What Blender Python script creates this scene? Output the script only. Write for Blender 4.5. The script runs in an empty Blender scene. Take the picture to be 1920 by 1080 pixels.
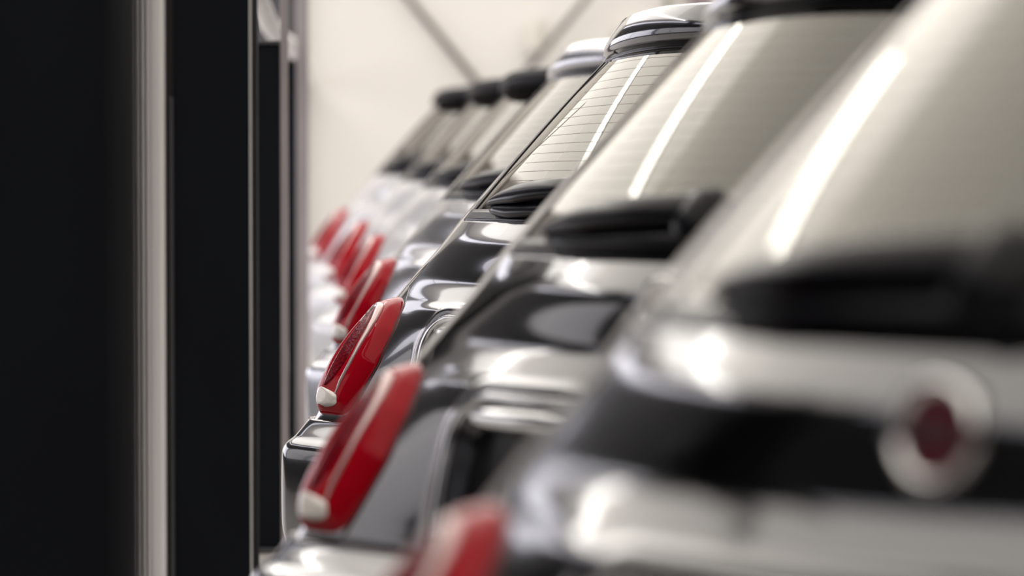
import bpy, bmesh, math, random
import numpy as np
from mathutils import Vector, Matrix
random.seed(4)
sc = bpy.context.scene
C = sc.collection

# ------------------------------------------------------------------ camera, world, lights, exposure
cam_d = bpy.data.cameras.new('camera')
cam = bpy.data.objects.new('camera', cam_d); C.objects.link(cam)
cam_d.sensor_width = 36.0; cam_d.lens = 7000.0 / 1920 * 36.0
cam_d.clip_start = 0.05; cam_d.clip_end = 200
cam.location = (0, 0, 1.22)
cam.rotation_euler = (math.radians(90) - math.atan(278 / 7000.0), 0, 0)
cam_d.dof.use_dof = True
cam_d.dof.focus_distance = 8.45
cam_d.dof.aperture_fstop = 2.45
sc.camera = cam

world = bpy.data.worlds.new('world'); sc.world = world
world.use_nodes = True
world.node_tree.nodes['Background'].inputs[0].default_value = (0.75, 0.82, 1.0, 1)
world.node_tree.nodes['Background'].inputs[1].default_value = 0.3

sc.view_settings.view_transform = 'Standard'
sc.view_settings.look = 'None'
sc.view_settings.gamma = 1
sc.view_settings.use_curve_mapping = False
sc.view_settings.exposure = 0.0
sc.cycles.use_denoising = True
sc.cycles.max_bounces = 8
sc.cycles.sample_clamp_indirect = 6

SKY_E = 1.35        # radiance of the daylit roof lights
TUBE_E = 9.0      # radiance of the fluorescent tubes
WIN_E = 1.6        # radiance of the daylit side windows

def area(name, loc, rot, sx, sy, power, col):
    d = bpy.data.lights.new(name, 'AREA'); d.shape = 'RECTANGLE'; d.size = sx; d.size_y = sy
    d.energy = power; d.color = col
    o = bpy.data.objects.new(name, d); C.objects.link(o); o.location = loc; o.rotation_euler = rot
    return o

# ------------------------------------------------------------------ materials
def mat(name, col, rough=0.5, metal=0.0, coat=0.0, coat_rough=0.03, emit=None, estr=0, spec=None, ior=None):
    m = bpy.data.materials.new(name); m.use_nodes = True
    b = m.node_tree.nodes['Principled BSDF']
    b.inputs['Base Color'].default_value = (*col, 1)
    b.inputs['Roughness'].default_value = rough
    b.inputs['Metallic'].default_value = metal
    b.inputs['Coat Weight'].default_value = coat
    b.inputs['Coat Roughness'].default_value = coat_rough
    if spec is not None: b.inputs['Specular IOR Level'].default_value = spec
    if ior is not None: b.inputs['IOR'].default_value = ior
    if emit is not None:
        b.inputs['Emission Color'].default_value = (*emit, 1)
        b.inputs['Emission Strength'].default_value = estr
    return m

def noise_tint(m, scale, amt, stretch=(1, 1, 1), bump=0.0, rough_amt=0.0):
    """vary base colour (and relief) with object-space noise"""
    nt = m.node_tree; b = nt.nodes['Principled BSDF']
    tc = nt.nodes.new('ShaderNodeTexCoord'); mp = nt.nodes.new('ShaderNodeMapping')
    mp.inputs['Scale'].default_value = stretch
    nz = nt.nodes.new('ShaderNodeTexNoise'); nz.inputs['Scale'].default_value = scale; nz.inputs['Detail'].default_value = 6
    nt.links.new(tc.outputs['Object'], mp.inputs['Vector']); nt.links.new(mp.outputs['Vector'], nz.inputs['Vector'])
    rp = nt.nodes.new('ShaderNodeMapRange')
    rp.inputs['From Min'].default_value = 0.25; rp.inputs['From Max'].default_value = 0.75
    rp.inputs['To Min'].default_value = 1 - amt; rp.inputs['To Max'].default_value = 1 + amt
    nt.links.new(nz.outputs['Fac'], rp.inputs['Value'])
    mx = nt.nodes.new('ShaderNodeVectorMath'); mx.operation = 'SCALE'
    mx.inputs[0].default_value = b.inputs['Base Color'].default_value[:3]
    nt.links.new(rp.outputs['Result'], mx.inputs['Scale'])
    nt.links.new(mx.outputs['Vector'], b.inputs['Base Color'])
    if bump:
        bp = nt.nodes.new('ShaderNodeBump'); bp.inputs['Strength'].default_value = bump; bp.inputs['Distance'].default_value = 0.01
        nt.links.new(nz.outputs['Fac'], bp.inputs['Height']); nt.links.new(bp.outputs['Normal'], b.inputs['Normal'])
    return m

def flake(m, amt=0.12):
    return noise_tint(m, 900, amt)

M = {}
M['paint_grey'] = flake(mat('paint_grey', (0.125, 0.125, 0.133), 0.14, 1.0, 0.9))
M['paint_silver'] = flake(mat('paint_silver', (0.40, 0.40, 0.42), 0.25, 0.85, 1.0))
M['paint_white'] = mat('paint_white', (0.55, 0.545, 0.56), 0.35, 0.2, 1.0)
M['black_gloss'] = mat('black_gloss', (0.003, 0.003, 0.005), 0.22, 0.0, 0.0, spec=0.15)
M['spoiler_black'] = mat('spoiler_black', (0.004, 0.004, 0.006), 0.4, 0.0, 0.0, spec=0.12)
M['black_plastic'] = noise_tint(mat('black_plastic', (0.008, 0.008, 0.010), 0.35), 400, 0.3)
M['rubber'] = noise_tint(mat('rubber', (0.012, 0.012, 0.014), 0.6), 200, 0.3)
M['tyre'] = noise_tint(mat('tyre', (0.02, 0.02, 0.02), 0.8), 60, 0.3)
M['chrome'] = mat('chrome', (0.85, 0.85, 0.87), 0.12, 1.0)
M['alloy'] = mat('alloy', (0.5, 0.5, 0.52), 0.3, 1.0)
M['lens_red'] = mat('lens_red', (0.32, 0.002, 0.010), 0.07, 0.0, 0.0, spec=0.15)
M['lens_rim'] = mat('lens_rim', (0.66, 0.50, 0.50), 0.2, 0.6, 0.5)  # pale pink stands in for a bright reflection on the ring
M['lens_white'] = noise_tint(mat('lens_white', (0.80, 0.76, 0.74), 0.15, 0.1, 1.0), 120, 0.12)
M['badge_red'] = mat('badge_red', (0.10, 0.008, 0.02), 0.2, 0.0, 1.0)
M['cloth'] = noise_tint(mat('cloth', (0.03, 0.03, 0.034), 0.9), 300, 0.3, bump=0.2)
M['headliner'] = noise_tint(mat('headliner', (0.05, 0.05, 0.052), 0.95), 200, 0.2)
# dark ribbed inner lens of the tail light
m = M['lens_inner'] = mat('lens_inner', (0.22, 0.002, 0.010), 0.18, 0.0, 0.0, spec=0.25)
nt = m.node_tree
vo = nt.nodes.new('ShaderNodeTexVoronoi'); vo.inputs['Scale'].default_value = 170
tc = nt.nodes.new('ShaderNodeTexCoord'); nt.links.new(tc.outputs['Object'], vo.inputs['Vector'])
rp = nt.nodes.new('ShaderNodeValToRGB')
rp.color_ramp.elements[0].color = (0.24, 0.003, 0.010, 1); rp.color_ramp.elements[1].color = (0.10, 0.0, 0.005, 1)
rp.color_ramp.elements[0].position = 0.1; rp.color_ramp.elements[1].position = 0.6
nt.links.new(vo.outputs['Distance'], rp.inputs['Fac'])
nt.links.new(rp.outputs['Color'], nt.nodes['Principled BSDF'].inputs['Base Color'])
bp = nt.nodes.new('ShaderNodeBump'); bp.inputs['Strength'].default_value = 0.15; bp.inputs['Distance'].default_value = 0.002
nt.links.new(vo.outputs['Distance'], bp.inputs['Height']); nt.links.new(bp.outputs['Normal'], nt.nodes['Principled BSDF'].inputs['Normal'])
# tinted car glass: mirror by fresnel over a dim greenish see-through
m = M['glass'] = bpy.data.materials.new('glass'); m.use_nodes = True
nt = m.node_tree; nt.nodes.clear()
out = nt.nodes.new('ShaderNodeOutputMaterial'); mix = nt.nodes.new('ShaderNodeMixShader')
tr = nt.nodes.new('ShaderNodeBsdfTransparent'); tr.inputs[0].default_value = (0.34, 0.38, 0.35, 1)
gl = nt.nodes.new('ShaderNodeBsdfGlossy'); gl.inputs['Roughness'].default_value = 0.03
gl.inputs['Color'].default_value = (1.0, 0.98, 0.93, 1)
fr = nt.nodes.new('ShaderNodeFresnel'); fr.inputs['IOR'].default_value = 2.0
nt.links.new(fr.outputs[0], mix.inputs[0]); nt.links.new(tr.outputs[0], mix.inputs[1]); nt.links.new(gl.outputs[0], mix.inputs[2])
nt.links.new(mix.outputs[0], out.inputs[0])

M['steel_dark'] = noise_tint(mat('steel_dark', (0.0038, 0.0052, 0.0090), 0.6, 0.0, spec=0.15), 9, 0.25, (1, 1, 0.35), bump=0.03)
M['steel_edge'] = noise_tint(mat('steel_edge', (0.44, 0.40, 0.42), 0.4, 0.6), 14, 0.2, (1, 1, 0.2))
M['steel_mid'] = noise_tint(mat('steel_mid', (0.06, 0.06, 0.068), 0.5, 0.2), 9, 0.25, (1, 1, 0.3))
M['aluminium'] = noise_tint(mat('aluminium', (0.86, 0.84, 0.86), 0.35, 0.1), 40, 0.10, (1, 1, 0.02))
M['white_metal'] = noise_tint(mat('white_metal', (0.85, 0.84, 0.84), 0.4), 5, 0.05)
M['rod'] = noise_tint(mat('rod', (0.20, 0.18, 0.17), 0.5, 0.3), 10, 0.15)
M['wire'] = mat('wire', (0.28, 0.25, 0.22), 0.5)
M['pillar_mauve'] = noise_tint(mat('pillar_mauve', (0.26, 0.21, 0.22), 0.6), 6, 0.1)
M['pale'] = noise_tint(mat('pale', (0.74, 0.71, 0.64), 0.6), 6, 0.05)
M['pipe_green'] = noise_tint(mat('pipe_green', (0.42, 0.46, 0.38), 0.5), 10, 0.1)
M['wall'] = noise_tint(mat('wall', (0.755, 0.73, 0.69), 0.75), 0.8, 0.035, (1, 1, 0.25))
M['wall_grey'] = noise_tint(mat('wall_grey', (0.02, 0.02, 0.024), 0.8), 1.0, 0.1)
M['ceiling'] = noise_tint(mat('ceiling', (0.62, 0.58, 0.52), 0.8), 0.8, 0.05)
M['floor'] = noise_tint(mat('floor', (0.40, 0.385, 0.37), 0.45), 2.2, 0.18, bump=0.05)
M['skylight'] = mat('skylight', (0.8, 0.78, 0.72), 0.5, emit=(1.0, 0.94, 0.85), estr=SKY_E)
M['skylight_mid'] = mat('skylight_mid', (0.8, 0.78, 0.72), 0.5, emit=(1.0, 0.95, 0.89), estr=2.1)
M['skylight_end'] = mat('skylight_end', (0.8, 0.78, 0.72), 0.5, emit=(1.0, 0.95, 0.90), estr=2.2)  # added glow that brightens the end wall
M['tube'] = mat('tube', (0.9, 0.9, 0.9), 0.4, emit=(1.0, 0.96, 0.88), estr=TUBE_E)
M['window_shaded'] = mat('window_shaded', (0.6, 0.6, 0.62), 0.3, emit=(0.95, 0.94, 1.0), estr=0.5)  # added glow panel, puts a grey reflection into the car rears
M['window_pane'] = mat('window_pane', (0.8, 0.8, 0.9), 0.2, emit=(0.90, 0.90, 1.0), estr=WIN_E)

# ------------------------------------------------------------------ helpers
def link_mesh(name, verts, faces, material, parent=None, smooth=True):
    me = bpy.data.meshes.new(name)
    me.from_pydata([tuple(map(float, v)) for v in verts], [], [tuple(map(int, f)) for f in faces])
    me.update()
    if smooth:
        me.polygons.foreach_set('use_smooth', [True] * len(me.polygons))
    o = bpy.data.objects.new(name, me); C.objects.link(o)
    me.materials.append(material)
    if parent is not None: o.parent = parent
    return o

def recalc(o):
    bm = bmesh.new(); bm.from_mesh(o.data)
    bmesh.ops.recalc_face_normals(bm, faces=bm.faces); bm.to_mesh(o.data); bm.free(); return o

def box(name, lo, hi, material, parent=None, bevel=0.0):
    bm = bmesh.new()
    bmesh.ops.create_cube(bm, size=1)
    lo = Vector(lo); hi = Vector(hi); s = hi - lo; c = (hi + lo) / 2
    for v in bm.verts: v.co = Vector((v.co.x * s.x + c.x, v.co.y * s.y + c.y, v.co.z * s.z + c.z))
    if bevel:
        bmesh.ops.bevel(bm, geom=list(bm.edges), offset=bevel, segments=2, affect='EDGES', profile=0.6)
    me = bpy.data.meshes.new(name); bm.to_mesh(me); bm.free()
    o = bpy.data.objects.new(name, me); C.objects.link(o); me.materials.append(material)
    if parent is not None: o.parent = parent
    return o

def tube_mesh(path, radius, n=10, closed=False, squash=None):
    """swept circular tube; path list of 3-vectors; radius number or list"""
    P = [Vector(p) for p in path]; k = len(P)
    R = radius if hasattr(radius, '__len__') else [radius] * k
    verts, faces = [], []
    up = Vector((0, 0, 1))
    prev = None
    for i, p in enumerate(P):
        if closed: t = (P[(i + 1) % k] - P[i - 1]).normalized()
        else: t = (P[min(i + 1, k - 1)] - P[max(i - 1, 0)]).normalized()
        if prev is None:
            a = t.cross(up)
            if a.length < 1e-3: a = t.cross(Vector((1, 0, 0)))
            a.normalize()
        else:
            a = (prev - t * prev.dot(t)).normalized()
        b = t.cross(a); prev = a
        for j in range(n):
            an = 2 * math.pi * j / n
            verts.append(p + (a * math.cos(an) + b * math.sin(an)) * R[i])
    rows = k if closed else k - 1
    for i in range(rows):
        for j in range(n):
            i2 = (i + 1) % k
            faces.append((i * n + j, i * n + (j + 1) % n, i2 * n + (j + 1) % n, i2 * n + j))
    if not closed:
        faces.append(tuple(range(n))[::-1]); faces.append(tuple((k - 1) * n + j for j in range(n)))
    return verts, faces

def tube(name, path, radius, material, parent=None, n=10, closed=False):
    v, f = tube_mesh(path, radius, n, closed)
    return recalc(link_mesh(name, v, f, material, parent))

def thing(name, label, cat, loc=(0, 0, 0), rz=0, group=None):
    o = bpy.data.objects.new(name, None); C.objects.link(o)
    o.empty_display_size = 0.2
    o.location = loc; o.rotation_euler = (0, 0, rz); o['label'] = label; o['category'] = cat
    if group: o['group'] = group
    return o

def tag(o, label, cat, group=None):
    o['label'] = label; o['category'] = cat
    if group: o['group'] = group
    return o

def struct(o, label=None):
    o['kind'] = 'structure'
    if label: o['label'] = label
    return o

# ------------------------------------------------------------------ hall shell
XL, XR, YB, YF, ZC = -6.0, 15.0, -9.0, 26.0, 6.0
struct(box('floor', (XL - .2, YB - .2, -.2), (XR + .2, YF + .2, 0), M['floor']), 'pale grey concrete floor of the hall')
struct(box('ceiling', (XL - .2, YB - .2, ZC), (XR + .2, YF + .2, ZC + .2), M['ceiling']), 'cream hall ceiling')
struct(box('wall_far', (XL, YF, 0), (XR, YF + .2, ZC), M['wall']), 'plain cream end wall beyond the cars')
struct(box('wall_right', (XR, YB, 0), (XR + .2, YF, ZC), M['wall']))
struct(box('wall_back', (XL, YB - .2, 0), (XR, YB, ZC), M['wall_grey']))
struct(box('wall_left', (XL - .2, YB, 0), (XL, YF, ZC), M['wall_grey']))
# dark corner panelling on the end wall, left of the cream sheet
struct(box('trim_1', (-1.98, YF - .12, 0), (-1.47, YF, ZC), M['steel_mid']), 'dark steel corner panel at the left end of the cream wall')
# daylit side windows in the left wall; the dim one is an added glow panel
for i, (y0, y1, z0, z1) in enumerate([(-6, 0, 5.45, 5.8), (1, 9, 5.45, 5.8), (10, 25, 5.45, 5.8), (7.2, 11.6, 0.5, 3.35), (12.0, 25.3, 0.5, 3.2)]):
    w = box('window_%d' % (i + 1), (XL, y0, z0), (XL + .05, y1, z1), M['window_shaded'] if i == 3 else M['window_pane']); struct(w)
    for k in range(int((y1 - y0) // 3) + 1):
        y = y0 + k * 3
        box('mullion', (XL, y - .03, z0), (XL + .09, y + .03, z1), M['steel_mid'], w)
# roof lights shaped for reflections; the end one added to brighten the end wall
for i, (x0, x1, y0, y1) in enumerate([(-5.4, 4.0, -7, 12.0), (-5.4, 4.0, 12.05, 17.2), (-5.4, 6.0, 17.25, 25.8)]):
    w = box('window_%d' % (i + 6), (x0, y0, ZC - .04), (x1, y1, ZC), [M['skylight'], M['skylight_mid'], M['skylight_end']][i]); struct(w, 'daylit roof light')

# ------------------------------------------------------------------ steel columns on the left
def column(label, xr, y, w, d, z1, parts=True):
    t = thing('steel_column', label, 'column', (xr - w / 2, y + d / 2, 0), 0, 'dark steel columns on the left')
    fl = 0.018
    box('flange', (-w / 2, -d / 2, 0), (w / 2, -d / 2 + fl, z1), M['steel_dark'], t, 0.003)
    box('flange', (-w / 2, d / 2 - fl, 0), (w / 2, d / 2, z1), M['steel_mid'], t, 0.003)
    box('web', (-.012, -d / 2 + fl, 0), (.012, d / 2 - fl, z1), M['steel_dark'], t)
    if y > 5: box('edge_strip', (w / 2, -d / 2, 0), (w / 2 + .002, -d / 2 + fl, z1), M['white_metal'], t)
    box('base_plate', (-w / 2 - .06, -d / 2 - .06, 0), (w / 2 + .06, d / 2 + .06, .02), M['steel_dark'], t, 0.003)
    return t
column('broad near-black steel column filling the blurred left edge', -.379, 3.6, .36, .26, 1.62)
column('sharp dark charcoal steel column with small specks and a thin bright edge', -.4915, 7.0, .143, .24, 1.62)

# ribbed aluminium guide rail just left of the sharp column
g = thing('guide_rail', 'bright ribbed aluminium guide rail between the two nearest dark columns', 'rail', (-.685, 7.0, 0))
box('channel', (-.07, .02, 0), (.03, .05, 1.75), M['aluminium'], g, .002)
for k in range(9):
    x = -.066 + k * .0085
    box('rib', (x, .008, 0), (x + .004, .02, 1.75), M['aluminium'], g, .001)
box('bright_lip', (.026, -.02, 0), (.036, .05, 1.75), M['white_metal'], g, .001)
box('dark_gasket', (.036, .01, 0), (.05, .05, 1.75), M['rubber'], g)
box('cover_strip', (.043, -.004, 0), (.051, .012, 1.30), M['steel_mid'], g, .001)

def post(label, xr, y, w, z1, polew, poled):
    t = thing('steel_post', label, 'post', (xr, y, 0), 0, 'short dark posts with pale poles')
    box('panel', (-w, 0, 0), (0, .16, z1), M['steel_dark'], t, .004)
    box('cap', (-w - .01, -.01, z1), (.0, .17, z1 + .012), M['steel_mid'], t, .003)
    box('foot', (-w - .03, -.03, 0), (0, .19, .015), M['steel_mid'], t, .003)
    box('pole', (.002, 0, 0), (polew, poled, 2.2), M['steel_edge'], t, .004)
    return t
post('dark post with a pale slim pole just right of the sharp column', -.684, 11.0, .11, 1.50, .024, .03)
post('dark post with mauve-grey pole nearest to the cream end wall', -.868, 15.0, .055, 1.53, .050, .03)

# white curved beam above the far posts
def px(x, y, Y): return Vector(((x - 960) / 7000 * Y, Y, 1.22 + (262 - y) / 7000 * Y))
pts = [px(470, -60, 11.6), px(488, 5, 12.6), px(505, 45, 13.6), px(522, 68, 15.2), px(540, 82, 17), px(556, 98, 19), px(568, 118, 21.5), px(573, 140, 24.0), px(574.5, 150, 26.0)]
b = tube('white_beam', pts, [.034, .036, .036, .038, .042, .046, .046, .045, .045], M['white_metal'], None, 10)
tag(b, 'white curved beam sloping across the tops of the dark posts', 'beam')

# end wall bracing and fixtures
def rod(label, p0, p1, r=.024):
    v, f = tube_mesh([p0, p1], r, 8)
    o = recalc(link_mesh('brace_rod', v, f, M['rod'])); tag(o, label, 'rod', 'bracing rods on the end wall')
rod('steel bracing rod sloping down from upper left on the cream wall', px(400, -454, YF - .06), px(1100, 407, YF - .06))
rod('steel bracing rod sloping down from upper right on the cream wall', px(1425, -391, YF - .24), px(750, 416, YF - .24))
b = box('wall_box', px(984, 96, YF - .10), px(1010, 36, YF - .02), M['pale']); tag(b, 'small pale upright box on the cream wall beside the bracing rods', 'box')
l = box('wall_lamp', px(1150, 68, YF - .12), px(1236, 44, YF - .02), M['pale'], None, .01); tag(l, 'long pale box fixed low on the cream wall above the car roofs', 'box')
v, f = tube_mesh([px(1251, 100, YF - .1), px(1251, -900, YF - .1)], .022, 8)
tag(link_mesh('wall_pipe', v, f, M['pipe_green']), 'thin grey green pipe running up the cream wall', 'pipe')
p = box('wall_pillar', px(1292, 325, YF - .15), px(1362, -1000, YF - .02), M['pillar_mauve']); tag(p, 'mauve grey pillar against the cream wall behind the car roofs', 'pillar')

# ceiling tube lamps (seen mirrored as streaks in the rear windows)
for p0, p1, lab in [((-5.2, 10.5), (-2.2, 17.3), 'long ceiling tube lamp mirrored as a bright streak in the rear windows')]:
    d = Vector((p1[0] - p0[0], p1[1] - p0[1])); L = d.length / 2
    t = thing('tube_lamp', lab, 'lamp', ((p0[0] + p1[0]) / 2, (p0[1] + p1[1]) / 2, ZC - .5), math.atan2(d.y, d.x) - math.pi / 2)
    box('housing', (-.09, -L - .05, .074), (.09, L + .05, .13), M['white_metal'], t, .005)
    tube('lamp_tube', [(0, -L, .0), (0, L, .0)], .075, M['tube'], t, 10)
    for y in (-L * .6, L * .6): box('hanger', (-.01, y - .01, .12), (.01, y + .01, .5), M['steel_mid'], t)

# ------------------------------------------------------------------ car surface  S(t, a)
#  u lateral (right +), v forward from the rear, z up.  a: 0 rear centre, 1 rear edge, 2 side, 3 front side, 5 front centre
#        z     vc    us    vs    W     dz    vf    usf
ST = np.array([
 (0.20, 0.16, 0.66, 0.20, 0.790, 0.00, 3.44, 0.55),
 (0.24, 0.06, 0.70, 0.10, 0.812, 0.00, 3.50, 0.58),
 (0.36, 0.00, 0.715, 0.045, 0.825, 0.00, 3.55, 0.60),
 (0.515, 0.003, 0.72, 0.05, 0.830, 0.00, 3.55, 0.60),
 (0.545, 0.036, 0.71, 0.08, 0.830, 0.00, 3.54, 0.60),
 (0.582, 0.085, 0.70, 0.115, 0.830, 0.00, 3.53, 0.60),
 (0.62, 0.100, 0.69, 0.135, 0.828, 0.00, 3.51, 0.60),
 (0.72, 0.112, 0.67, 0.19, 0.824, 0.00, 3.46, 0.60),
 (0.80, 0.119, 0.65, 0.25, 0.818, 0.00, 3.38, 0.60),
 (0.86, 0.158, 0.633, 0.305, 0.812, 0.00, 3.20, 0.58),
 (0.912, 0.198, 0.613, 0.347, 0.800, 0.00, 2.95, 0.56),
 (0.975, 0.209, 0.587, 0.396, 0.785, 0.00, 2.72, 0.54),
 (1.045, 0.265, 0.56, 0.443, 0.765, 0.005, 2.62, 0.54),
 (1.23, 0.440, 0.507, 0.620, 0.675, 0.012, 2.26, 0.50),
 (1.44, 0.620, 0.452, 0.800, 0.580, 0.030, 1.95, 0.45),
 (1.482, 0.660, 0.43, 0.840, 0.540, 0.040, 1.85, 0.42),
 (1.508, 0.75, 0.38, 0.92, 0.470, 0.045, 1.72, 0.36),
 (1.522, 0.95, 0.28, 1.05, 0.360, 0.035, 1.55, 0.27),
 (1.530, 1.20, 0.12, 1.23, 0.150, 0.010, 1.40, 0.10),
])
NT = len(ST)
def pchip_slopes(y):
    h = np.diff(y); d = np.zeros_like(y)
    for i in range(1, len(y) - 1):
        if h[i - 1] * h[i] > 0: d[i] = 2 * h[i - 1] * h[i] / (h[i - 1] + h[i])
    d[0] = h[0]; d[-1] = h[-1]; return d
SL = np.stack([pchip_slopes(ST[:, j]) for j in range(ST.shape[1])], 1)
def station(t):
    t = min(max(t, 0), NT - 1 - 1e-9); i = int(t); x = t - i
    if 12 <= t <= 14:                                   # the glass: straight rulings with a slight bow
        x = (t - 12) / 2; r = ST[12] + (ST[14] - ST[12]) * x
        r = r.copy(); b = .010 * 4 * x * (1 - x); r[1] -= b; r[3] -= b; return r
    h00 = (1 + 2 * x) * (1 - x) ** 2; h10 = x * (1 - x) ** 2; h01 = x * x * (3 - 2 * x); h11 = x * x * (x - 1)
    return h00 * ST[i] + h10 * SL[i] + h01 * ST[i + 1] + h11 * SL[i + 1]
def S(t, a):
    sg = -1 if a < 0 else 1; a = abs(a)
    z, vc, us, vs, W, dz, vf, usf = station(t)
    pw = float(np.interp(t, [9, 12], [2.2, 1.8])); sl = pw * (vs - vc) / us
    v2 = vs + .10 + 0.9 * (W - us)
    vfs = vf - .22; v3 = vfs - .10 - 0.9 * (W - usf)
    v3 = max(v3, v2 + .02)
    def bez(p0, p1, p2, p3, x):
        y = 1 - x
        return tuple(y ** 3 * A + 3 * y * y * x * B + 3 * y * x * x * D + x ** 3 * E_ for A, B, D, E_ in zip(p0, p1, p2, p3))
    if a <= 1: u, v = us * a, vc + (vs - vc) * a ** pw
    elif a <= 2:
        d = .5 * (W - us); c1 = (us + d, vs + d * sl)
        u, v = bez((us, vs), c1, (W, v2 - .5 * (v2 - c1[1])), (W, v2), a - 1)
    elif a <= 3: u, v = W, v2 + (v3 - v2) * (a - 2)
    elif a <= 4:
        d = .5 * (W - usf); c2 = (usf + d, vfs + .05)
        u, v = bez((W, v3), (W, v3 + .5 * (c2[1] - v3)), c2, (usf, vfs), a - 3)
    else:
        x = 5 - a; u, v = usf * x, vf + (vfs - vf) * x ** 2.2
    zz = z - dz * min(a, 1) ** 2 if a <= 4 else z - dz * (5 - a) ** 2
    return np.array((sg * u, v, zz))
def N(t, a):
    e = 1e-3
    dt = S(min(t + e, NT - 1.001), a) - S(max(t - e, 0), a); da = S(t, a + e) - S(t, a - e)
    n = np.cross(da, dt); L = np.linalg.norm(n)
    return n / L if L > 1e-12 else np.array((0, 0, 1.0))
def t_of_z(z):
    lo, hi = 0.0, NT - 1.0
    for _ in range(40):
        mid = (lo + hi) / 2
        if station(mid)[0] < z: lo = mid
        else: hi = mid
    return lo
def a_of_u(t, u): 
    us = station(t)[2]; return u / us
# outward normal check: at the rear centre the normal must point to -v
NS = -1.0 if N(8, 0.1)[1] > 0 else 1.0
def nrm(t, a): return NS * N(t, a)

def grid_faces(nr, nc):
    return [(r * nc + c, r * nc + c + 1, (r + 1) * nc + c + 1, (r + 1) * nc + c) for r in range(nr - 1) for c in range(nc - 1)]

def patch(name, ts, a_fn, na, material, parent, off=0.0, skirt=0.0, disp=None):
    """sheet lying on S: for each t the a range a_fn(t)=(a0,a1); the skirt turns its border inwards"""
    rows = []
    for t in ts:
        a0, a1 = a_fn(t); row = []
        for k in range(na):
            a = a0 + (a1 - a0) * k / (na - 1)
            n = nrm(t, a); o = off(t, a, k / (na - 1)) if callable(off) else off
            p = S(t, a); 
            if disp: o += disp(p)
            row.append((p + n * o, n))
        rows.append(row)
    if skirt:
        inn = lambda q: (q[0] - q[1] * skirt, q[1])
        rows = [[inn(r[0])] + r + [inn(r[-1])] for r in rows]
        rows = [[inn(q) for q in rows[0]]] + rows + [[inn(q) for q in rows[-1]]]
    verts = [q[0] for r in rows for q in r]
    return recalc(link_mesh(name, verts, grid_faces(len(rows), len(rows[0])), material, parent))

def linspace(a, b, n): return [a + (b - a) * i / (n - 1) for i in range(n)]

# hatch outline
T_LEDGE, T_GB, T_GT = 5.25, 12.0, 14.0
def a_hatch(t):
    z = station(t)[0]
    if z < .88:
        us = station(t)[2]
        ur = np.interp(z, [.57, .61, .72, .80, .84, .885], [.60, .592, .540, .535, .56, .62])
        return min(ur / us, 1.0)
    return 1.0
def smooth(x, a, b):
    x = min(max((x - a) / (b - a), 0), 1); return x * x * (3 - 2 * x)

REC_U, REC_Z0, REC_Z1, REC_R = .385,   .57, .828, .075
def rec_sd(u, z):
    """signed distance to the plate recess (a rounded window)"""
    cx, cz = 0, (REC_Z0 - .2 + REC_Z1) / 2; hx, hz = REC_U, (REC_Z1 - REC_Z0 + .2) / 2
    qx, qz = abs(u - cx) - hx + REC_R, abs(z - cz) - hz + REC_R
    return math.hypot(max(qx, 0), max(qz, 0)) + min(max(qx, qz), 0) - REC_R
def hatch_disp(p):
    u, v, z = p
    sd = rec_sd(u, z)
    d = -0.045 * (1 - smooth(sd, -.018, .004))                      # number plate recess
    d += 0.007 * math.exp(-((sd - .012) / .012) ** 2)               # rolled lip round it
    mk = 1 - smooth(abs(u), .34, .52)
    d += mk * 0.006 * math.exp(-((z - .838) / .018) ** 2)
    return d

def hole(t, a):
    a = abs(a)
    if T_LEDGE < t < T_GB and a < min(.75, a_hatch(t) - .1): return True
    if T_GB <= t < T_GT - .05 and a < .95: return True
    if 12.25 < t < 13.8 and (2.12 < a < 2.93): return True
    if 12.2 < t < 13.85 and a > 4.1: return True
    return False

def shell(name, ts, as_, material, parent, off=0.0, cap=True):
    verts = []; faces = []
    nc = len(as_)
    for t in ts:
        for a in as_: verts.append(S(t, a) + (nrm(t, a) * off if off else 0))
    for r in range(len(ts) - 1):
        for c in range(nc):
            c2 = (c + 1) % nc
            am = as_[c] if c2 else as_[c]
            a_mid = (as_[c] + as_[c2]) / 2 if abs(as_[c] - as_[c2]) < 2 else 5.0
            if hole((ts[r] + ts[r + 1]) / 2, a_mid): continue
            faces.append((r * nc + c, r * nc + c2, (r + 1) * nc + c2, (r + 1) * nc + c))
    if cap:
        faces.append(tuple(range(nc))); k = (len(ts) - 1) * nc; faces.append(tuple(range(k, k + nc)))
    return recalc(link_mesh(name, verts, faces, material, parent))

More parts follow.
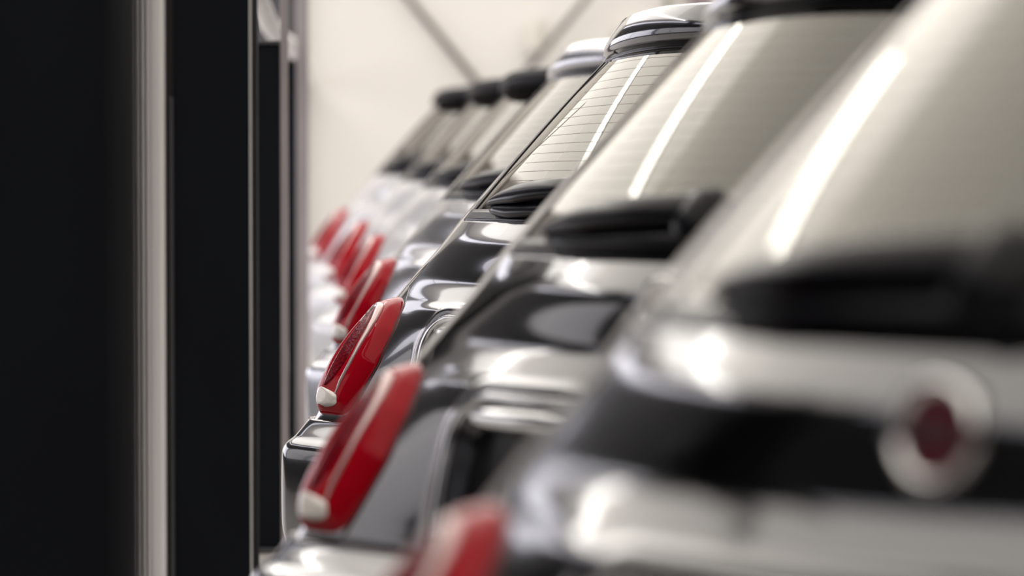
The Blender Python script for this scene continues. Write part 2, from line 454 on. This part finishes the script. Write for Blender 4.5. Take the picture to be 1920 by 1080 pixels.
def make_car():
    root = thing('hatchback_car', 'car', 'car')
    paint = M['paint_grey']
    ahalf = linspace(0, 1, 15) + linspace(1, 2, 14)[1:] + linspace(2, 3, 16)[1:] + linspace(3, 4, 7)[1:] + linspace(4, 5, 9)[1:]
    as_ = [-a for a in ahalf[1:-1]][::-1]
    as_ = ahalf + [-a for a in ahalf[1:-1]][::-1]
    ts = [i / 4 for i in range(0, 4 * (NT - 1) + 1)]
    body = shell('body', ts, as_, paint, root)
    shell('cabin_lining', [i / 2 for i in range(22, 2 * (NT - 1) + 1)], as_, M['headliner'], root, off=-.02, cap=False)
    # bumper: a separate moulding, standing a little proud, with its shelf under the lights
    patch('rear_bumper', linspace(.35, 5.05, 44), lambda t: (-2.15, 2.15), 110, paint, root, off=.012, skirt=.02)
    # tailgate panel
    tg = patch('tailgate', linspace(T_LEDGE, T_GB - .08, 150), lambda t: (-a_hatch(t), a_hatch(t)), 220, paint, root, off=.006, skirt=.018, disp=hatch_disp)
    # plate recess lining and chrome handle
    def on(u, z, off=0.0):
        t = t_of_z(z); a = a_of_u(t, u); return S(t, a) + nrm(t, a) * off
    zr = linspace(.585, .815, 14); ur = linspace(-.37, .37, 30)
    verts = [on(u, z, -.030) for z in zr for u in ur]
    recalc(link_mesh('plate_recess', verts, grid_faces(len(zr), len(ur)), M['black_plastic'], tg))
    path = []
    for k in range(0, 61):
        pass
    left = [(-REC_U, z) for z in linspace(.60, REC_Z1 - REC_R, 10)]
    arc = [(-REC_U + REC_R - REC_R * math.cos(x), REC_Z1 - REC_R + REC_R * math.sin(x)) for x in linspace(0, math.pi / 2, 12)[1:]]
    top = [(u, REC_Z1) for u in linspace(-REC_U + REC_R, 0, 8)[1:]]
    half = left + arc + top; full = half + [(-u, z) for u, z in half[:-1]][::-1]
    tube('recess_trim', [on(u, z, .006) for u, z in full], .0085, M['chrome'], tg, 10)
    # handle bar with rounded ends
    hb = linspace(-.368, .368, 40)
    hp = [on(u, .800, -.006) for u in hb]
    rr = [.0195 * (1 - (abs(2 * i / 39 - 1)) ** 14 * .75) for i in range(40)]
    tube('tailgate_handle', hp, rr, M['chrome'], tg, 14)
    # shut line gasket
    for sgn in (-1, 1):
        gp = [S(t, sgn * (a_hatch(t) + .012)) + nrm(t, sgn * a_hatch(t)) * .001 for t in linspace(T_LEDGE + .1, T_GT - .1, 70)]
        tube('shut_line', gp, .0035, M['rubber'], body, 6)
    # badge
    tb = t_of_z(.973); bc = S(tb, 0) + nrm(tb, 0) * -.004; bn = Vector(nrm(tb, 0))
    bn = Vector((0, bn.y, bn.z * .6)).normalized(); bu = Vector((1, 0, 0)); bv = bn.cross(bu); 
    if bv.z < 0: bv = -bv
    def bp(x, y, o): return Vector(bc) + bu * x + bv * y + bn * o
    prof = [(0.0, .010), (.034, .010), (.0385, .006)]
    def lathe(name, prof, material, par, n=36):
        vs = []; fs = []
        for r, o in prof:
            for j in range(n): an = 2 * math.pi * j / n; vs.append(bp(r * math.cos(an), r * math.sin(an), o))
        for i in range(len(prof) - 1):
            for j in range(n): fs.append((i * n + j, i * n + (j + 1) % n, (i + 1) * n + (j + 1) % n, (i + 1) * n + j))
        return recalc(link_mesh(name, vs, fs, material, par))
    badge = lathe('badge', [(.036, .012), (.038, .017), (.043, .019), (.048, .016), (.050, .004), (.050, -.02)], M['chrome'], tg)
    lathe('badge_field', [(.0005, .013), (.030, .013), (.0375, .011)], M['badge_red'], tg)
    # four tall condensed capitals across the field
    def stroke(x0, y0, x1, y1, w=.0050):
        d = Vector((x1 - x0, y1 - y0)); L = d.length; d /= L; nn = Vector((-d.y, d.x)) * w / 2
        q = [(x0 + nn.x, y0 + nn.y), (x0 - nn.x, y0 - nn.y), (x1 - nn.x, y1 - nn.y), (x1 + nn.x, y1 + nn.y)]
        return [bp(x, y, .0135) for x, y in q] + [bp(x, y, .0155) for x, y in q]
    letters = [[(-.025, -.014, -.025, .014), (-.025, .0123, -.015, .0123), (-.025, .001, -.017, .001)],
               [(-.009, -.014, -.009, .014)],
               [(-.003, -.014, .003, .014), (.009, -.014, .003, .014), (-.001, -.005, .007, -.005)],
               [(.019, -.014, .019, .014), (.012, .0123, .026, .0123)]]
    for L in letters:
        vs = []; fs = []
        for st in L:
            b0 = len(vs); vs += stroke(*st)
            fs += [tuple(b0 + i for i in q) for q in ((4, 5, 6, 7), (0, 1, 5, 4), (1, 2, 6, 5), (2, 3, 7, 6), (3, 0, 4, 7))]
        recalc(link_mesh('badge_letter', vs, fs, M['chrome'], tg, smooth=False))
    # rear window, seal, heater wires
    gw = patch('rear_window', linspace(T_GB + .06, T_GT - .02, 30), lambda t: (-.955, .955), 48, M['glass'], root, off=.005)
    for sgn in (-1, 1):
        patch('window_seal', linspace(T_GB, T_GT, 30), lambda t: (sgn * .945, sgn * .985) if sgn > 0 else (-.985, -.945), 4, M['black_gloss'], root, off=.007, skirt=.006)
    patch('window_seal', linspace(T_GB - .07, T_GB + .09, 5), lambda t: (-.995, .995), 50, M['black_gloss'], root, off=.0075, skirt=.006)
    patch('window_seal', linspace(T_GT - .10, T_GT + .02, 4), lambda t: (-.995, .995), 50, M['black_gloss'], root, off=.007, skirt=.006)
    hv = []; hf = []
    for t in linspace(T_GB + .22, T_GT - .2, 16):
        b0 = len(hv); aa = linspace(-.78, .78, 24)
        for dt in (-.0016, .0016):
            hv += [S(t + dt, a) + nrm(t, a) * .0057 for a in aa]
        hf += [(b0 + i, b0 + i + 1, b0 + 24 + i + 1, b0 + 24 + i) for i in range(23)]
    hw = link_mesh('heater_wires', hv, hf, M['wire'], gw); hw['kind'] = 'stuff'
    # wiper
    def gpt(u, dz, off):
        z = 1.047 + dz; t = t_of_z(z); a = a_of_u(t, u); return S(t, a) + nrm(t, a) * off
    def ribbon(name, us, prof_fn, par):
        """loft of closed sections: prof_fn(x) -> list of (dz, off)"""
        vs = []; fs = []; n = None
        for i, u in enumerate(us):
            pr = prof_fn(i / (len(us) - 1)); n = len(pr)
            vs += [gpt(u, dz, of) for dz, of in pr]
        for i in range(len(us) - 1):
            for j in range(n): fs.append((i * n + j, i * n + (j + 1) % n, (i + 1) * n + (j + 1) % n, (i + 1) * n + j))
        fs.append(tuple(range(n))); fs.append(tuple((len(us) - 1) * n + j for j in range(n)))
        return recalc(link_mesh(name, vs, fs, M['black_gloss'], par))
    def ell(cz, co, rz, ro, n=12, e=.7):
        out = []
        for j in range(n):
            an = 2 * math.pi * j / n; cs, sn = math.cos(an), math.sin(an)
            out.append((cz + rz * math.copysign(abs(cs) ** e, cs), co + ro * math.copysign(abs(sn) ** e, sn)))
        return out
    wp = thing('wiper', '', ''); wp.parent = root
    for kk in ('label', 'category'): del wp[kk]
    ribbon('wiper_arm', linspace(-.385, .03, 26), lambda x: ell(.014 + .036 * x ** .6, .030 + .010 * math.sin(x * 3.1), .004 + .016 * min(1, 3 * x) ** .7, .006 + .012 * x ** .6), wp)
    ribbon('wiper_blade', linspace(-.37, .10, 22), lambda x: ell(.008 + .012 * x, .017, .008 + .009 * min(1, 6 * x), .011), wp)
    ribbon('wiper_pivot', linspace(-.05, .06, 9), lambda x: ell(.042, .020, .040 * math.sin(.35 + 2.44 * x), .034 * math.sin(.35 + 2.44 * x)), wp)
    # tail lights
    ZL0, ZL1 = .598, .864
    def light(sgn):
        zz = lambda q: ZL0 + (ZL1 - ZL0) * q
        def ar(z):
            t = t_of_z(z); us = station(t)[2]
            return np.interp(z, [.595, .615, .66, .72, .79, .83, .85, .865], [.628, .604, .580, .556, .553, .575, .598, .640]) / us
        def al(z): return np.interp(z, [.595, .61, .65, .74, .80, .84, .855, .865], [1.05, 1.20, 1.28, 1.28, 1.22, 1.14, 1.06, .995])
        def bulge(p, q): return .004 + .034 * (max(0, 1 - abs(2 * p - 1) ** 2.4)) ** .6 * (max(0, 1 - abs(2 * q - 1) ** 3.5)) ** .5
        def at(p, q, o):
            z = zz(q); t = t_of_z(z); a = al(z) + (ar(z) - al(z)) * p
            P = S(t, a) + nrm(t, a) * (bulge(p, q) + o); P = P.copy(); P[0] *= sgn; return P
        lt = thing('tail_light', '', ''); lt.parent = root
        for kk in ('label', 'category'): del lt[kk]
        def sheet(name, p0, p1, q0, q1, np_, nq, material, off):
            rows = [[at(p0 + (p1 - p0) * i / (np_ - 1), q0 + (q1 - q0) * j / (nq - 1), off(i / (np_ - 1), j / (nq - 1))) for i in range(np_)] for j in range(nq)]
            vs = [q for r in rows for q in r]
            return recalc(link_mesh(name, vs, grid_faces(nq, np_), material, lt))
        sheet('red_lens', 0, 1, 0, 1, 34, 44, M['lens_red'], lambda x, y: -.012 * (1 - min(1, 8 * min(x, 1 - x, y, 1 - y))) if True else 0)
        # slim textured lens, a spindle standing in the left lobe
        def spindle(name, pc, w, q0, q1, material, h, skew=0.0, n1=14, n2=30):
            rows = []
            for j in range(n2):
                y = j / (n2 - 1); q = q0 + (q1 - q0) * y
                ww = w * (max(.02, 1 - abs(2 * y - 1) ** 3)) ** .5
                rows.append([at(pc(y) + ww * (2 * i / (n1 - 1) - 1) / 2, q, h * (max(0, 1 - (2 * i / (n1 - 1) - 1) ** 2)) ** .5 - .003) for i in range(n1)])
            vs = [q for r in rows for q in r]
            return recalc(link_mesh(name, vs, grid_faces(n2, n1), material, lt))
        spindle('inner_lens', lambda y: .645 + .02 * y, .21, .20, .82, M['lens_inner'], .007)
        # rim arching over the inner lens, its bright reflection painted as pale colour
        rim = [(.80, .14), (.80, .25), (.80, .40), (.80, .55), (.80, .66), (.795, .74), (.77, .80), (.72, .838), (.66, .845), (.60, .825), (.555, .78), (.53, .70)]
        rp_ = [Vector(at(p, q, .0)) for p, q in rim]
        rad = [.002, .004, .005, .006, .0075, .009, .0105, .0105, .009, .007, .005, .002]
        v_, f_ = tube_mesh(rp_, rad, 10); recalc(link_mesh('lens_rim', v_, f_, M['lens_rim'], lt))
        spindle('reverse_lamp', lambda y: .67, .34, .05, .175, M['lens_white'], .016)
        return lt
    light(-1); light(1)
    # roof spoiler
    def spoiler(name, material, thick, over, drop):
        vs = []; aa = linspace(-1.12, 1.12, 61); n = 10
        for a in aa:
            e = max(0.0, 1 - abs(a / 1.12) ** 5)
            pg = S(T_GT - .06, a) + nrm(T_GT, a) * .006; pr = S(15.75, a) + nrm(15.75, a) * .004; pm = S(15.0, a)
            lip = pg + np.array((0, -over * e, .004 + drop))
            lipt = lip + np.array((0, .45 * thick, thick * (.35 + .65 * e)))
            mid = (lipt * .55 + pr * .45) + np.array((0, 0, -.004 * e + .002))
            mid2 = (lipt * .2 + pr * .8) + np.array((0, 0, .002))
            low = pg + nrm(T_GT, a) * -.012
            prb = pr - nrm(15.75, a) * .02
            vs += [low, pg + np.array((0, -.004, 0)), lip + np.array((0, .010, -.002)), lip, lip * .6 + lipt * .4 + np.array((0, -.008, 0)), lipt + np.array((0, -.004, -.002)), lipt + np.array((0, .012, .004)), mid, mid2, pr, prb]
        n = 11; fs = []
        for i in range(len(aa) - 1):
            for j in range(n): fs.append((i * n + j, i * n + (j + 1) % n, (i + 1) * n + (j + 1) % n, (i + 1) * n + j))
        fs.append(tuple(range(n))); fs.append(tuple((len(aa) - 1) * n + j for j in range(n)))
        return recalc(link_mesh(name, vs, fs, material, root))
    sp = spoiler('roof_spoiler', paint, .076, .020, .006)
    sp2 = spoiler('roof_spoiler', M['spoiler_black'], .056, .085, -.008); root['thick'] = sp2.data.name; bpy.data.objects.remove(sp2)
    # side windows, windscreen, lower sills, wheels, front lamps
    for sgn in (-1, 1):
        f_ = (lambda t: (2.10, 2.95)) if sgn > 0 else (lambda t: (-2.95, -2.10))
        patch('side_window', linspace(12.2, 13.85, 10), f_, 16, M['glass'], root, off=.004, skirt=.006)
    verts = [S(t, a) + nrm(t, a) * .004 for t in linspace(12.15, 13.9, 10) for a in linspace(4.08, 5, 8) + [-x for x in linspace(4.08, 5, 8)[:-1]][::-1]]
    recalc(link_mesh('windscreen', verts, grid_faces(10, 15), M['glass'], root))
    for v0 in (.66, 2.92):
        for sgn in (-1, 1):
            w = thing('wheel', '', ''); w.parent = root
            for kk in ('label', 'category'): del w[kk]
            w.location = (sgn * .745, v0, .295)
            prof = [(.19, -.085), (.27, -.092), (.293, -.07), (.295, 0), (.293, .07), (.27, .092), (.19, .085)]
            vs = []; fs = []; n = 32
            for r, o in prof:
                for j in range(n): an = 2 * math.pi * j / n; vs.append((o, r * math.cos(an), r * math.sin(an)))
            for i in range(len(prof) - 1):
                for j in range(n): fs.append((i * n + j, i * n + (j + 1) % n, (i + 1) * n + (j + 1) % n, (i + 1) * n + j))
            recalc(link_mesh('tyre', vs, fs, M['tyre'], w))
            vs = []; fs = []
            for k in range(5):
                an = 2 * math.pi * k / 5; ca, sa = math.cos(an), math.sin(an); b0 = len(vs)
                for o in (sgn * .05, sgn * .08):
                    for r, h in ((.02, .035), (.195, .022), (.195, -.022), (.02, -.035)): vs.append((o, r * ca - h * sa, r * sa + h * ca))
                fs += [tuple(b0 + i for i in q) for q in ((0, 1, 2, 3), (4, 5, 6, 7), (0, 1, 5, 4), (1, 2, 6, 5), (2, 3, 7, 6), (3, 0, 4, 7))]
            recalc(link_mesh('rim', vs, fs, M['alloy'], w, smooth=False))
    # rear seats with head restraints behind the glass
    for x in (-.32, .32):
        s_ = box('seat_back', (x - .26, .86, .55), (x + .26, 1.02, 1.14), M['cloth'], root, .05)
        box('head_restraint', (x - .13, .90, 1.16), (x + .13, 1.0, 1.33), M['cloth'], s_, .04)
    box('parcel_shelf', (-.55, .44, .99), (.55, .9, 1.01), M['headliner'], root, .004)
    return root

def copy_tree(o, parent=None):
    c = o.copy(); C.objects.link(c); c.parent = parent
    for ch in list(o.children): copy_tree(ch, c)
    return c

TH = math.radians(46)
CARS = [
 ((.210, 2.985), 0, 'grey', 'grey hatchback nearest the camera, very blurred, with its round badge in view'),
 ((.073, 5.304), 0, 'grey', 'blurred grey hatchback second from the camera, chrome tailgate handle in view'),
 ((-.030, 7.813), 0, 'grey', 'sharp grey hatchback in focus with crisp red tail light and wiper'),
 ((-.134, 10.673), 0, 'silver', 'silver hatchback directly behind the sharp one, silver roof spoiler'),
 ((-.264, 13.507), 0, 'white', 'white hatchback with large black roof spoiler, just beyond the silver one'),
 ((-.416, 15.819), 0, 'white', 'white hatchback second from the end wall, between two blurred white cars'),
 ((-.632, 18.679), 0, 'white', 'white hatchback last in the row, nearest the cream end wall'),
]
proto = make_car(); thick = proto['thick']; del proto['thick']
bpy.data.meshes[thick].use_fake_user = True
cars = [proto] + [copy_tree(proto) for _ in CARS[1:]]
for root, ((x, y), da, kind, label) in zip(cars, CARS):
    root.location = (x, y, 0); root.rotation_euler = (0, 0, -TH + da)
    root['label'] = label; root['category'] = 'car'; root['group'] = 'parked hatchbacks in the row'
    pm = M['paint_' + kind]
    for o in [root] + list(root.children_recursive):
        if kind == 'white' and o.name.startswith('roof_spoiler'): o.data = bpy.data.meshes[thick]
        elif o.type == 'MESH' and o.data.materials and o.data.materials[0] == M['paint_grey']:
            o.material_slots[0].link = 'OBJECT'
            o.material_slots[0].material = pm
